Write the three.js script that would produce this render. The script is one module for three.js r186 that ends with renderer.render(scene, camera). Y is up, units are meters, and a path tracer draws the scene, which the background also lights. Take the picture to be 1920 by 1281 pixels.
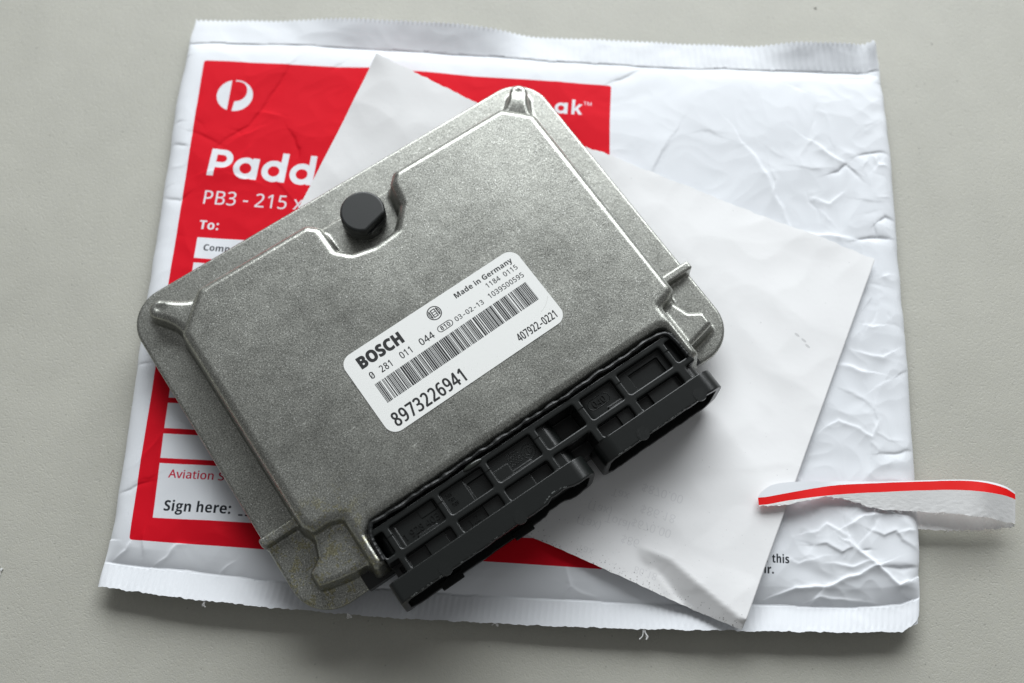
import * as THREE from 'three';
import { RectAreaLightUniformsLib } from 'three/addons/lights/RectAreaLightUniformsLib.js';
import { mergeGeometries } from 'three/addons/utils/BufferGeometryUtils.js';
import { FontLoader } from 'three/addons/loaders/FontLoader.js';
import { TextGeometry } from 'three/addons/geometries/TextGeometry.js';

// ---------------------------------------------------------------- camera, light, exposure
const scene = new THREE.Scene();
const camera = new THREE.PerspectiveCamera(34.68, 1024 / 683, 0.02, 20);
const camH = 0.383, tilt = 20.5 * Math.PI / 180;
camera.position.set(0, camH, camH * Math.tan(tilt));
camera.lookAt(0, 0, 0);
camera.focus = 0.372;
camera.userData.fStop = 7;
scene.add(camera);
scene.background = new THREE.Color(0.165, 0.168, 0.17);       // dim room around the table
RectAreaLightUniformsLib.init();
const windowAt = new THREE.Vector3(0.22, 1.16, -1.72), windowSize = [2.2, 1.35];
const daylight = new THREE.RectAreaLight(new THREE.Color(0.94, 0.975, 1.0), 6.9, ...windowSize);
daylight.position.copy(windowAt); daylight.lookAt(0.02, 0, 0);
scene.add(daylight);
const renderer = new THREE.WebGLRenderer({ antialias: true });
renderer.toneMapping = THREE.LinearToneMapping;
renderer.toneMappingExposure = 1.0;
renderer.shadowMap.enabled = true;

// ---------------------------------------------------------------- helpers
const MM = 0.001;
function rng(seed) { let a = seed >>> 0; return () => { a = (a + 0x6D2B79F5) | 0; let t = Math.imul(a ^ (a >>> 15), 1 | a); t = (t + Math.imul(t ^ (t >>> 7), 61 | t)) ^ t; return ((t ^ (t >>> 14)) >>> 0) / 4294967296; }; }
const hash = (x, y, s) => { let h = Math.imul(x, 374761393) ^ Math.imul(y, 668265263) ^ Math.imul(s, 2246822519); h = Math.imul(h ^ (h >>> 13), 1274126177); return ((h ^ (h >>> 16)) >>> 0) / 4294967296; };
const wrapI = (a, p) => p ? ((a % p) + p) % p : a;
function vnoise(x, y, s = 0, p = 0) {                 // -1..1, tileable with period p
  const i = Math.floor(x), j = Math.floor(y), fx = x - i, fy = y - j;
  const u = fx * fx * fx * (fx * (fx * 6 - 15) + 10), v = fy * fy * fy * (fy * (fy * 6 - 15) + 10);
  const g = (a, b, dx, dy) => { const t = hash(wrapI(a, p), wrapI(b, p), s) * 6.2831853; return Math.cos(t) * dx + Math.sin(t) * dy; };
  const a = g(i, j, fx, fy), b = g(i + 1, j, fx - 1, fy), c = g(i, j + 1, fx, fy - 1), d = g(i + 1, j + 1, fx - 1, fy - 1);
  return 1.5 * (a + (b - a) * u + (c - a) * v + (a - b - c + d) * u * v);
}
const clamp = (x, a = 0, b = 1) => Math.min(b, Math.max(a, x));
const sstep = (a, b, x) => { const t = clamp((x - a) / (b - a)); return t * t * (3 - 2 * t); };
function put(o, parent = scene) { o.castShadow = o.receiveShadow = true; parent.add(o); return o; }
function obj(name, geo, mat, parent) { const m = new THREE.Mesh(geo, mat); m.name = name; return put(m, parent); }
function tag(o, label, category, extra = {}) { Object.assign(o.userData, { label, category, ...extra }); return o; }
function canvas(w, h) { const c = document.createElement('canvas'); c.width = w; c.height = h; return [c, c.getContext('2d')]; }
function canvasTex(c) { const t = new THREE.CanvasTexture(c); t.colorSpace = THREE.SRGBColorSpace; t.anisotropy = 8; return t; }
function dataTex(n, fn, srgb = false) {               // fn(i, j) -> [r,g,b] 0..1
  const d = new Uint8Array(n * n * 4);
  for (let j = 0; j < n; j++) for (let i = 0; i < n; i++) { const c = fn(i, j), k = 4 * (j * n + i); for (let q = 0; q < 3; q++) d[k + q] = clamp(c[q]) * 255; d[k + 3] = 255; }
  const t = new THREE.DataTexture(d, n, n); t.wrapS = t.wrapT = THREE.RepeatWrapping; t.magFilter = THREE.LinearFilter; t.minFilter = THREE.LinearMipmapLinearFilter; t.generateMipmaps = true;
  if (srgb) t.colorSpace = THREE.SRGBColorSpace; t.needsUpdate = true; return t;
}
// a thin sheet with real thickness from a grid of points (mm); pt(i,j) -> [x,y,z], uv(i,j)
function sheet(nx, ny, pt, uvf, th = 0.2) {
  const P = [], U = [], I = [], top = [];
  for (let j = 0; j <= ny; j++) for (let i = 0; i <= nx; i++) { const p = pt(i, j); top.push(p); P.push(p[0] * MM, p[1] * MM, p[2] * MM); U.push(...uvf(i, j, p)); }
  const W = nx + 1, N = W * (ny + 1), tmp = new THREE.BufferGeometry();
  const quads = [];
  for (let j = 0; j < ny; j++) for (let i = 0; i < nx; i++) { const a = j * W + i; quads.push(a, a + W, a + 1, a + 1, a + W, a + W + 1); }
  tmp.setAttribute('position', new THREE.Float32BufferAttribute(P, 3)); tmp.setIndex(quads); tmp.computeVertexNormals();
  const n = tmp.attributes.normal.array, out = P.slice(), nn = Array.from(n), uu = U.slice();
  I.push(...[]); const idx = new Uint32Array(quads.length * 2 + 6 * 2 * (nx + ny) );
  idx.set(quads, 0);
  for (let k = 0; k < N; k++) { for (let q = 0; q < 3; q++) { out.push(P[3 * k + q] - n[3 * k + q] * th * MM); nn.push(-n[3 * k + q]); } uu.push(U[2 * k], U[2 * k + 1]); }
  let o = quads.length;
  for (let k = 0; k < quads.length; k += 3) { idx[o++] = quads[k] + N; idx[o++] = quads[k + 2] + N; idx[o++] = quads[k + 1] + N; }
  const side = (a, b) => { idx[o++] = a; idx[o++] = b; idx[o++] = a + N; idx[o++] = b; idx[o++] = b + N; idx[o++] = a + N; };
  for (let i = 0; i < nx; i++) { side(i, i + 1); side(ny * W + i + 1, ny * W + i); }
  for (let j = 0; j < ny; j++) { side((j + 1) * W, j * W); side(j * W + nx, (j + 1) * W + nx); }
  const g = new THREE.BufferGeometry();
  g.setAttribute('position', new THREE.Float32BufferAttribute(out, 3)); g.setAttribute('normal', new THREE.Float32BufferAttribute(nn, 3)); g.setAttribute('uv', new THREE.Float32BufferAttribute(uu, 2));
  g.setIndex(new THREE.BufferAttribute(idx, 1)); return g;
}
function polyAt(pts, t) {                              // point at fraction t of a polyline's length
  let L = 0; const seg = []; for (let i = 1; i < pts.length; i++) { const l = Math.hypot(...pts[i].map((c, q) => c - pts[i - 1][q])); seg.push(l); L += l; }
  let d = clamp(t) * L, i = 0; while (i < seg.length - 1 && d > seg[i]) d -= seg[i++];
  const f = seg[i] ? d / seg[i] : 0; return pts[i].map((c, q) => c + (pts[i + 1][q] - c) * f);
}
function curveAt(pts) { const c = new THREE.CatmullRomCurve3(pts.map(p => new THREE.Vector3(p[0], p[1], p[2])), false, 'centripetal'); return t => c.getPointAt(clamp(t)).toArray(); }

// the same curve taken by its x, so that neighbouring edges stay level with each other
function curveX(pts) {
  const f = curveAt(pts), P = Array.from({ length: 401 }, (_, k) => f(k / 400)), x0 = pts[0][0], x1 = pts[pts.length - 1][0];
  return t => { const x = x0 + (x1 - x0) * clamp(t); let k = 0; while (k < 399 && P[k + 1][0] < x) k++; const w = clamp((x - P[k][0]) / (P[k + 1][0] - P[k][0] || 1)); return P[k].map((c, q) => c + (P[k + 1][q] - c) * w); };
}
// signed distance helpers (mm)
const sdBox2 = (x, z, x0, x1, z0, z1, r = 0) => { const qx = Math.abs(x - (x0 + x1) / 2) - (x1 - x0) / 2 + r, qz = Math.abs(z - (z0 + z1) / 2) - (z1 - z0) / 2 + r; return Math.hypot(Math.max(qx, 0), Math.max(qz, 0)) + Math.min(Math.max(qx, qz), 0) - r; };
function sdPoly(px, py, v) {
  let d = Infinity, s = 1;
  for (let i = 0, j = v.length - 1; i < v.length; j = i++) {
    const ex = v[j][0] - v[i][0], ey = v[j][1] - v[i][1], wx = px - v[i][0], wy = py - v[i][1];
    const t = clamp((wx * ex + wy * ey) / (ex * ex + ey * ey)), bx = wx - ex * t, by = wy - ey * t;
    d = Math.min(d, bx * bx + by * by);
    const c1 = py >= v[i][1], c2 = py < v[j][1], c3 = ex * wy > ey * wx;
    if ((c1 && c2 && c3) || (!c1 && !c2 && !c3)) s = -s;
  }
  return s * Math.sqrt(d);
}
const capTop = (d2, y, top, r) => { const a = d2 + r, b = y - top + r; return Math.min(Math.max(a, b), 0) + Math.hypot(Math.max(a, 0), Math.max(b, 0)) - r; };
const smin = (a, b, k) => { const h = Math.max(k - Math.abs(a - b), 0) / k; return Math.min(a, b) - h * h * k * 0.25; };
const smax = (a, b, k) => -smin(-a, -b, k);
// naive surface nets of a field given column by column: col(x, z) -> (y) => distance
function surfaceNets(col, lo, hi, c) {
  const nx = Math.ceil((hi[0] - lo[0]) / c) + 1, ny = Math.ceil((hi[1] - lo[1]) / c) + 1, nz = Math.ceil((hi[2] - lo[2]) / c) + 1;
  const F = new Float32Array(nx * ny * nz), at = (i, j, k) => (i * nz + k) * ny + j;
  for (let i = 0; i < nx; i++) for (let k = 0; k < nz; k++) { const f = col(lo[0] + i * c, lo[2] + k * c), b = (i * nz + k) * ny; for (let j = 0; j < ny; j++) F[b + j] = f(lo[1] + j * c); }
  const id = new Int32Array(nx * ny * nz).fill(-1), P = [], N = [], UV = [], I = [];
  const E = [[0, 1], [2, 3], [4, 5], [6, 7], [0, 2], [1, 3], [4, 6], [5, 7], [0, 4], [1, 5], [2, 6], [3, 7]], v = new Float64Array(8);
  for (let i = 0; i < nx - 1; i++) for (let k = 0; k < nz - 1; k++) for (let j = 0; j < ny - 1; j++) {
    let m = 0;
    for (let q = 0; q < 8; q++) { v[q] = F[at(i + (q & 1), j + ((q >> 1) & 1), k + (q >> 2))]; if (v[q] < 0) m++; }
    if (m === 0 || m === 8) continue;
    let sx = 0, sy = 0, sz = 0, n = 0;
    for (const [a, b] of E) if ((v[a] < 0) !== (v[b] < 0)) { const t = v[a] / (v[a] - v[b]); sx += (a & 1) + t * ((b & 1) - (a & 1)); sy += ((a >> 1) & 1) + t * (((b >> 1) & 1) - ((a >> 1) & 1)); sz += (a >> 2) + t * ((b >> 2) - (a >> 2)); n++; }
    sx /= n; sy /= n; sz /= n;
    const X = lo[0] + (i + sx) * c, Y = lo[1] + (j + sy) * c, Z = lo[2] + (k + sz) * c, e = c * 0.6, f0 = col(X, Z);
    const gx = col(X + e, Z)(Y) - col(X - e, Z)(Y), gy = f0(Y + e) - f0(Y - e), gz = col(X, Z + e)(Y) - col(X, Z - e)(Y), l = Math.hypot(gx, gy, gz) || 1;
    id[at(i, j, k)] = P.length / 3; P.push(X * MM, Y * MM, Z * MM); N.push(gx / l, gy / l, gz / l); UV.push(X / 200, (Z + (gy / l < 0.5 ? Y : 0)) / 200);
  }
  const quad = (a, b, cc, d, flip) => { if (a < 0 || b < 0 || cc < 0 || d < 0) return; if (flip) I.push(a, cc, b, a, d, cc); else I.push(a, b, cc, a, cc, d); };
  for (let i = 1; i < nx - 1; i++) for (let k = 1; k < nz - 1; k++) for (let j = 1; j < ny - 1; j++) {
    const s = F[at(i, j, k)] < 0;
    if (s !== F[at(i + 1, j, k)] < 0) quad(id[at(i, j - 1, k - 1)], id[at(i, j, k - 1)], id[at(i, j, k)], id[at(i, j - 1, k)], !s);
    if (s !== F[at(i, j + 1, k)] < 0) quad(id[at(i - 1, j, k - 1)], id[at(i - 1, j, k)], id[at(i, j, k)], id[at(i, j, k - 1)], !s);
    if (s !== F[at(i, j, k + 1)] < 0) quad(id[at(i - 1, j - 1, k)], id[at(i, j - 1, k)], id[at(i, j, k)], id[at(i - 1, j, k)], !s);
  }
  const g = new THREE.BufferGeometry();
  g.setAttribute('position', new THREE.Float32BufferAttribute(P, 3)); g.setAttribute('normal', new THREE.Float32BufferAttribute(N, 3)); g.setAttribute('uv', new THREE.Float32BufferAttribute(UV, 2));
  g.setIndex(new THREE.BufferAttribute(new Uint32Array(I), 1)); return g;
}
const boxG = (x0, x1, y0, y1, z0, z1) => { const g = new THREE.BoxGeometry((x1 - x0) * MM, (y1 - y0) * MM, (z1 - z0) * MM); g.translate((x0 + x1) / 2 * MM, (y0 + y1) / 2 * MM, (z0 + z1) / 2 * MM); return g; };

// ---------------------------------------------------------------- table and window
{
  const leather = dataTex(512, (i, j) => {
    const x = i / 512, y = j / 512;
    let h = 0.5 + 0.30 * vnoise(x * 44 + 0.8 * vnoise(x * 22, y * 22, 5, 22), y * 44 + 0.8 * vnoise(x * 22, y * 22, 6, 22), 1, 44) + 0.16 * vnoise(x * 90, y * 90, 2, 90) + 0.1 * vnoise(x * 12, y * 12, 3, 12);
    h = 1 - Math.abs(h - 0.5) * 1.7; return [h, h, h];
  });
  const tone = dataTex(512, (i, j) => {
    const x = i / 512, y = j / 512, r = hash(i, j, 77);
    const n = 1 + 0.018 * vnoise(x * 4, y * 4, 11, 4) + 0.014 * vnoise(x * 17, y * 17, 12, 17) + 0.016 * (hash(i >> 1, j >> 1, 9) - 0.5) + (r > 0.9996 ? -0.22 : 0);
    return [0.72 * n, 0.716 * n, 0.675 * n];
  }, true);
  leather.repeat.set(30, 24); tone.repeat.set(7.3, 6.1);
  const m = new THREE.MeshStandardMaterial({ map: tone, bumpMap: leather, bumpScale: 0.00011, roughness: 0.52, color: 0xffffff });
  const g = new THREE.BoxGeometry(1.5, 0.03, 1.2); g.translate(0, -0.015, -0.05);
  const t = obj('table', g, m); t.userData = { kind: 'structure', label: 'grey beige table top with fine leather grain', category: 'table' };
}
{
  const w = new THREE.Group(); w.name = 'window'; w.position.copy(windowAt); w.quaternion.copy(daylight.quaternion); put(w);
  w.userData = { kind: 'structure' };
  const [ww, wh] = windowSize, white = new THREE.MeshStandardMaterial({ color: 0xd8d8d4, roughness: 0.5 });
  // RectAreaLight shines along its own -z: the pane stands behind it
  const pane = new THREE.BoxGeometry(ww, wh, 0.006); pane.translate(0, 0, 0.03);
  obj('pane', pane, new THREE.MeshStandardMaterial({ color: 0x111111, emissive: new THREE.Color(0.94, 0.975, 1), emissiveIntensity: 1.0, roughness: 0.2 }), w);
  const bar = (x0, x1, y0, y1) => { const g = new THREE.BoxGeometry(x1 - x0, y1 - y0, 0.05); g.translate((x0 + x1) / 2, (y0 + y1) / 2, 0.035); return g; };
  obj('frame', mergeGeometries([bar(-ww / 2 - 0.05, ww / 2 + 0.05, wh / 2 + 0.002, wh / 2 + 0.05), bar(-ww / 2 - 0.05, ww / 2 + 0.05, -wh / 2 - 0.05, -wh / 2 - 0.002), bar(-ww / 2 - 0.05, -ww / 2 - 0.002, -wh / 2, wh / 2), bar(ww / 2 + 0.002, ww / 2 + 0.05, -wh / 2, wh / 2)]), white, w);
}

// ---------------------------------------------------------------- where the control unit stands (used to press bag and paper flat)
const ecuAt = [-139.67, -4.33], ecuTurn = 34.534 * Math.PI / 180, ec = Math.cos(ecuTurn), es = Math.sin(ecuTurn);
const toEcu = (x, z) => { const dx = x - ecuAt[0], dz = z - ecuAt[1]; return [dx * ec - dz * es, dx * es + dz * ec]; };
const underEcu = (x, z, soft = 10) => { const [u, v] = toEcu(x, z); return sstep(soft, -2, sdBox2(u, v, 6, 170, 6, 144, 4)); };

// ---------------------------------------------------------------- padded mailer
const T_ = [[-130.9, -140.4], [-125, -140.6], [-79.6, -139.6], [-35.3, -136], [8.8, -132.6], [52.6, -129.9], [96.3, -127.4], [140, -126], [148.9, -127.8]];
const B_ = [[-141, 91], [-122.6, 93.6], [-102.5, 96.2], [-64.5, 99.7], [-37.6, 101.8], [7.1, 103.9], [42.8, 105.3], [76.6, 105.8], [114, 106.5], [130.1, 106], [137, 103.4]];
const L_ = [[-130.9, -140.4], [-132.6, -130.1], [-135.3, -103.3], [-135.5, -73.5], [-136.2, -49.8], [-137, -19.6], [-137.6, 8], [-138, 46.4], [-138.9, 68.9], [-139.7, 82], [-141, 91]];
const R_ = [[148.9, -127.8], [150, -103.8], [149.4, -74.4], [147, -32.9], [145.7, 1.8], [142.8, 50.1], [141, 76.5], [137, 103.4]];
function coons(s, t) {
  const a = polyAt(T_, s), b = polyAt(B_, s), c = polyAt(L_, t), d = polyAt(R_, t);
  return [0, 1].map(q => (1 - t) * a[q] + t * b[q] + (1 - s) * c[q] + s * d[q] - ((1 - s) * (1 - t) * T_[0][q] + s * (1 - t) * R_[0][q] + (1 - s) * t * B_[0][q] + s * t * B_[B_.length - 1][q]));
}
// folds and creases in the paper: [points (mm), height, reach, lean]
const creases = [
  [[[113.8, 71.6], [118.1, 69.5], [121.5, 67.2], [126.7, 66.9], [129.9, 66.4]], 0.9, 1.6, 0.35],
  [[[100.7, 73.2], [104.9, 72.6], [108.2, 70.3], [111.1, 72.1], [114.9, 75.2]], 0.7, 1.6, 0.3],
  [[[103.4, 77.3], [107.5, 77], [111.9, 79.6], [115.6, 78.8], [114.9, 75.2]], 0.9, 1.8, -0.4],
  [[[108.9, 83.9], [116, 84.4], [121.8, 82.9]], 0.7, 1.5, 0.35],
  [[[123, 72.1], [127.4, 74.2], [131.7, 72.6], [133.4, 75.7], [139.1, 78.8]], 0.9, 1.7, -0.4],
  [[[114.8, 76.8], [121.4, 81.9], [126.9, 86.9], [131, 90.4], [134.7, 89.4]], 1.5, 1.9, 0.6],
  [[[88.1, 94.4], [95.4, 91.9], [105.1, 91.4], [115.1, 87.9], [121, 85.4], [125.2, 83.9]], 1.5, 2.2, 0.6],
  [[[98, 96.9], [103.8, 94.4], [110.8, 94.9], [115.8, 95.4], [129.5, 98.4]], 1.0, 1.7, 0.5],
  [[[127.1, 84.9], [132.2, 84.9], [138.4, 84.4]], -1.2, 1.8, 0.6],
  [[[133.2, 73.2], [138.9, 72.6]], 0.7, 1.4, 0.3], [[[119.6, 79.3], [122.7, 78.8]], -0.8, 0.8, 0.2], [[[105, 91.9], [100.5, 96.4], [98.4, 97.4]], -0.9, 1.5, 0.4],
  [[[122.9, -65.8], [126.7, -66.8], [129.9, -70], [134.5, -64.7]], -1.1, 1.5, 0.45], [[[134.5, -73.8], [138.9, -74.9], [147.1, -75.9]], -1.0, 1.5, 0.4], [[[140.3, -74.3], [143.1, -70], [146.3, -70]], 0.8, 1.3, 0.3],
  [[[129.6, -37.8], [137.6, -39.3], [143.1, -39.3]], -1.2, 1.4, 0.5], [[[137.7, -43.9], [137.9, -37.8]], -0.8, 1.0, 0.3], [[[139.2, -45.4], [142.3, -48], [146.8, -47]], -1.1, 1.5, 0.5],
  [[[128.4, -110.3], [142.4, -110.3], [144, -113.2], [148, -112.4]], -1.5, 1.6, -0.7], [[[91.1, -79.2], [98.5, -66.3], [106, -44.4]], 0.9, 6, 0.5], [[[63.9, -84.6], [53.5, -66.3]], 0.5, 5, 0.4],
  [[[39.9, -108.6], [51.8, -115.5]], -0.9, 2.4, 0.5], [[[117.7, -80.3], [129.9, -70.6]], 0.9, 3.5, 0.5], [[[116.3, -55.8], [122.5, -53.2], [126.7, -57.9]], 0.6, 2, 0.3], [[[110.3, -41.4], [129.2, -38.3]], 0.8, 3.5, 0.5],
  [[[111.5, 35.7], [115.6, 32.9], [128.1, 38.5], [130.3, 33.3], [130, 28.5]], 0.6, 1.6, 0.3], [[[129.6, 45.6], [135.8, 44.8], [142.1, 43.2]], -0.9, 1.4, 0.4], [[[118.6, 12], [125.4, 14.1], [130, 14.9]], 0.8, 2.5, 0.5],
  [[[126.2, 7], [134.7, 9.1], [138.9, 7]], 0.6, 1.7, 0.3], [[[130.5, -3.2], [132.8, -2.3], [135.3, -3.2]], 0.5, 1.5, 0.3], [[[139.4, 15.8], [144.3, 13.7]], -0.6, 1.2, 0.3], [[[126.4, 46.8], [128.1, 38.5]], 0.4, 1.4, 0.2], [[[138.4, -22.3], [141.7, -23.2]], 0.5, 1.4, 0.2],
  [[[-133.6, -79.5], [-127.6, -79]], -0.9, 1.3, 0.4], [[[-135.3, -56.6], [-127.5, -54.7], [-124.5, -57.5]], -0.8, 1.4, 0.4], [[[-133.8, -89.8], [-130.4, -89.8]], -0.5, 1.2, 0.3],
  [[[-114.1, -80.4], [-104.6, -88.3], [-99.9, -94.2], [-94.8, -106.3], [-88.7, -117.6]], -0.9, 2.6, 0.5], [[[-109.1, -81.4], [-99.4, -87.3]], 0.6, 2, 0.3], [[[-87.3, -85.3], [-83.3, -77.5], [-83.8, -72.7]], -0.8, 2.2, 0.5],
  [[[-99.9, -94.2], [-92, -92.2]], 0.6, 2.2, 0.3], [[[-119.5, -66], [-108.1, -69.8], [-103.7, -77.5]], 0.6, 2.6, 0.3], [[[-71.9, -115.5], [-69.4, -117.6]], -0.7, 1.6, 0.3], [[[-126.5, -85.3], [-114, -79.5]], -0.5, 2.2, 0.3], [[[-107.7, -66], [-97.4, -62.2]], 0.5, 2.2, 0.3],
  [[[-137.7, 58.9], [-132.6, 57.9], [-126.2, 55]], -0.8, 1.4, 0.3], [[[-138, 82.7], [-131.9, 79], [-130.8, 76.1]], 1.1, 1.6, 0.5], [[[-123.8, 84.1], [-118.5, 80.8], [-114.2, 77.1], [-111.4, 76.6]], 1.1, 1.9, 0.5],
  [[[-101, 87.8], [-95.8, 83.1]], 0.8, 1.2, 0.4], [[[-138.2, 11.8], [-130.2, 11.2]], -0.8, 1.3, 0.4], [[[-130.1, 46.1], [-123.4, 37.1]], 0.5, 1.7, 0.3], [[[-125.3, 70.5], [-124.1, 39.1]], 0.25, 0.9, 0.2], [[[-122.1, 31], [-111.7, 37.1]], 0.5, 2, 0.3], [[[-126.5, 80.8], [-126.5, 72.4]], 0.8, 1.5, 0.4],
  [[[18.5, 84.6], [20.2, 91.4], [18, 95.3]], 0.6, 1.6, 0.3], [[[20.2, 91.4], [28.7, 94.9]], 0.5, 1.3, 0.3],
];
{ // smaller creases strewn over the sheet, mostly near its edges
  const r = rng(41);
  for (let k = 0; k < 95; k++) {
    const edge = r() < 0.6; let x = -128 + 268 * r(), z = -120 + 210 * r();
    if (edge) { if (r() < 0.85) x = 100 + 45 * r(); else x = -137 + 14 * r(); }
    let a = r() * 6.28, p = [[x, z]]; const n = 1 + Math.floor(r() * 3), st = 2 + 4 * r();
    for (let q = 0; q < n; q++) { a += (r() - 0.5) * 1.5; x += Math.cos(a) * st; z += Math.sin(a) * st; p.push([x, z]); }
    creases.push([p, (r() < 0.5 ? -1 : 1) * (0.12 + 0.3 * r()), 1 + 1.8 * r(), (r() - 0.5) * 0.5]);
  }
}
for (const c of creases) { const left = c[0][0][0] < -60 ? 0.6 : 0.78; c[1] *= left; c[3] *= left; c[2] *= 0.6; const m = c[2] * 8; c[4] = [Math.min(...c[0].map(p => p[0])) - m, Math.max(...c[0].map(p => p[0])) + m, Math.min(...c[0].map(p => p[1])) - m, Math.max(...c[0].map(p => p[1])) + m]; }
function creaseH(x, z) {
  let h = 0; const x0 = x, z0 = z;
  x += 0.8 * vnoise(x0 / 7, z0 / 7, 36) + 0.1 * vnoise(x0 / 2, z0 / 2, 38); z += 0.8 * vnoise(x0 / 7, z0 / 7, 37) + 0.1 * vnoise(x0 / 2, z0 / 2, 39);
  for (const [p, A, w, lean, bb] of creases) {
    if (x < bb[0] || x > bb[1] || z < bb[2] || z > bb[3]) continue;
    let best = 1e9, side = 1, end = 0; const n = p.length - 1;
    for (let i = 0; i < n; i++) {
      const ex = p[i + 1][0] - p[i][0], ez = p[i + 1][1] - p[i][1], wx = x - p[i][0], wz = z - p[i][1], tr = (wx * ex + wz * ez) / (ex * ex + ez * ez), t = clamp(tr);
      const d = (wx - ex * t) ** 2 + (wz - ez * t) ** 2;
      if (d < best) { best = d; side = ex * wz - ez * wx > 0 ? 1 : -1; end = (i + t) / n; }
    }
    const d = Math.sqrt(best), e = 0.25 + 0.75 * Math.sqrt(Math.max(0, Math.sin(Math.PI * clamp(end, 0.02, 0.98))));
    h += A * e * (Math.exp(-d / w) * 0.75) + lean * e * Math.tanh(side * d / 0.5) * Math.exp(-d / (w * 2.2)) * Math.sign(A) * 0.8;
  }
  return h;
}
function crumple(x, z) {                              // flat facets meeting in soft ridges
  const wx = x + 5 * vnoise(x / 19, z / 19, 31), wz = z + 5 * vnoise(x / 19, z / 19, 32);
  const a = 1 - Math.abs(vnoise(wx / 42, wz / 42, 21)) * 2, b = 1 - Math.abs(vnoise(wx / 19, wz / 23, 22)) * 2, c = 1 - Math.abs(vnoise(wx / 9, wz / 9, 23)) * 2;
  const rough = 0.35 + 0.65 * sstep(60, 125, x) * sstep(20, 85, z) - 0.1 * sstep(-100, -132, x) + 0.35 * sstep(95, 140, x);
  return (0.55 * a + 0.36 * b * rough + 0.2 * c * rough) + 0.6 * vnoise(x / 60, z / 60, 24);
}
const curlBottom = s => 2.0 + 1.6 * vnoise(s * 4, 0.3, 51) + 0.5 * vnoise(s * 17, 0.3, 52);
const curlTop = s => -0.9 + 4.6 * (sstep(0.12, 0.25, s) * sstep(0.5, 0.42, s)) + 4.6 * sstep(0.8, 0.9, s) * sstep(0.995, 0.96, s) + 1.0 * vnoise(s * 6, 0.7, 53) + 0.4 * vnoise(s * 19, 0.7, 63);
const seamTop = s => 11.8 + 1.0 * vnoise(s * 8, 0.1, 57) + 0.3 * vnoise(s * 33, 0.1, 64), seamBot = s => 8.4 + 0.9 * vnoise(s * 7, 0.4, 58) + 0.35 * vnoise(s * 30, 0.4, 59);
function bagTop(s, t, x, z) {
  const dL = s * 281, dR = (1 - s) * 281, dT = t * 232, dB = (1 - t) * 232;
  const sT = seamTop(s), sB = seamBot(s), fold = d => d < 7 ? Math.sqrt(1 - (1 - d / 7) ** 2) : 1;
  const side = fold(dL) * fold(dR);
  let y = 8.2, damp = 1;
  const rim = 5.2;
  if (dB < sB) { y = rim + (1 - dB / sB) * curlBottom(s); damp = 0.3; y += 0.12 * Math.sin(s * 281 * 2.95) * (0.55 + 0.45 * vnoise(s * 9, 0.2, 60)) * sstep(0.5, 2.5, dB) * sstep(0, 1.5, sB - dB); }
  else if (dT < sT) { y = rim + (1 - dT / sT) * curlTop(s) + 0.14 * vnoise(s * 30, dT / 7, 65) + 0.14 * (1 - 2 * Math.abs(vnoise(s * 13, dT / 12, 66))); damp = 0.5; y += 0.09 * Math.sin(s * 281 * 2.4) * sstep(0.3, 0.9, s) * sstep(1, 4, dT) * sstep(0, 2, sT - dT); }
  else { const a = 1 - Math.exp(-(dB - sB) / 8), b = 1 - Math.exp(-(dT - sT) / 8); y = rim + 3 * Math.min(a, b) - 0.5 * Math.exp(-(dB - sB) / 1.2) - 0.4 * Math.exp(-(dT - sT) / 1.5); damp = 0.3 + 0.7 * Math.min(1, Math.min(dB - sB, dT - sT) / 6); }
  y += damp * (crumple(x, z) * 0.95 + creaseH(x, z));
  const edge = 2.6 + (dB < 16 || dT < 18 ? 2.4 * sstep(22, 8, Math.min(dB, dT)) : 0) + 0.15 * vnoise(z / 14, s, 54);
  y = edge + (y - edge) * side;
  y += 4.5 * Math.exp(-((dR - 1) ** 2) / 18 - (dT * dT) / 70) * Math.min(1, dR / 2 + 0.3);
  const m = underEcu(x, z, 14);
  return y + (Math.min(y, 8.0) - y) * m;
}
const bagGrid = (s, t, tooth) => {
  let [x, z] = coons(s, t); const dT = t * 232, dB = (1 - t) * 232;
  if (tooth) {
    const q = s * 281 / 1.95, tri = Math.abs(q - Math.floor(q) - 0.5) * 2; z -= (tri - 0.5) * 1.2 * sstep(1.4, 0, dT);
    z += (0.35 * vnoise(s * 90, 1.7, 55) + 0.25 * vnoise(s * 220, 1.7, 56)) * sstep(2, 0, dB);
    x += 0.3 * vnoise(z / 9, 2.2, 61) * (sstep(4, 0, s * 281) + sstep(4, 0, (1 - s) * 281));
    const cr = Math.hypot(Math.max(0, 5 - (1 - s) * 281), Math.max(0, 5 - dB)); if (cr > 5) { x -= (cr - 5) * 0.7; z -= (cr - 5) * 0.7; }
  }
  return [x, z];
};
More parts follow.
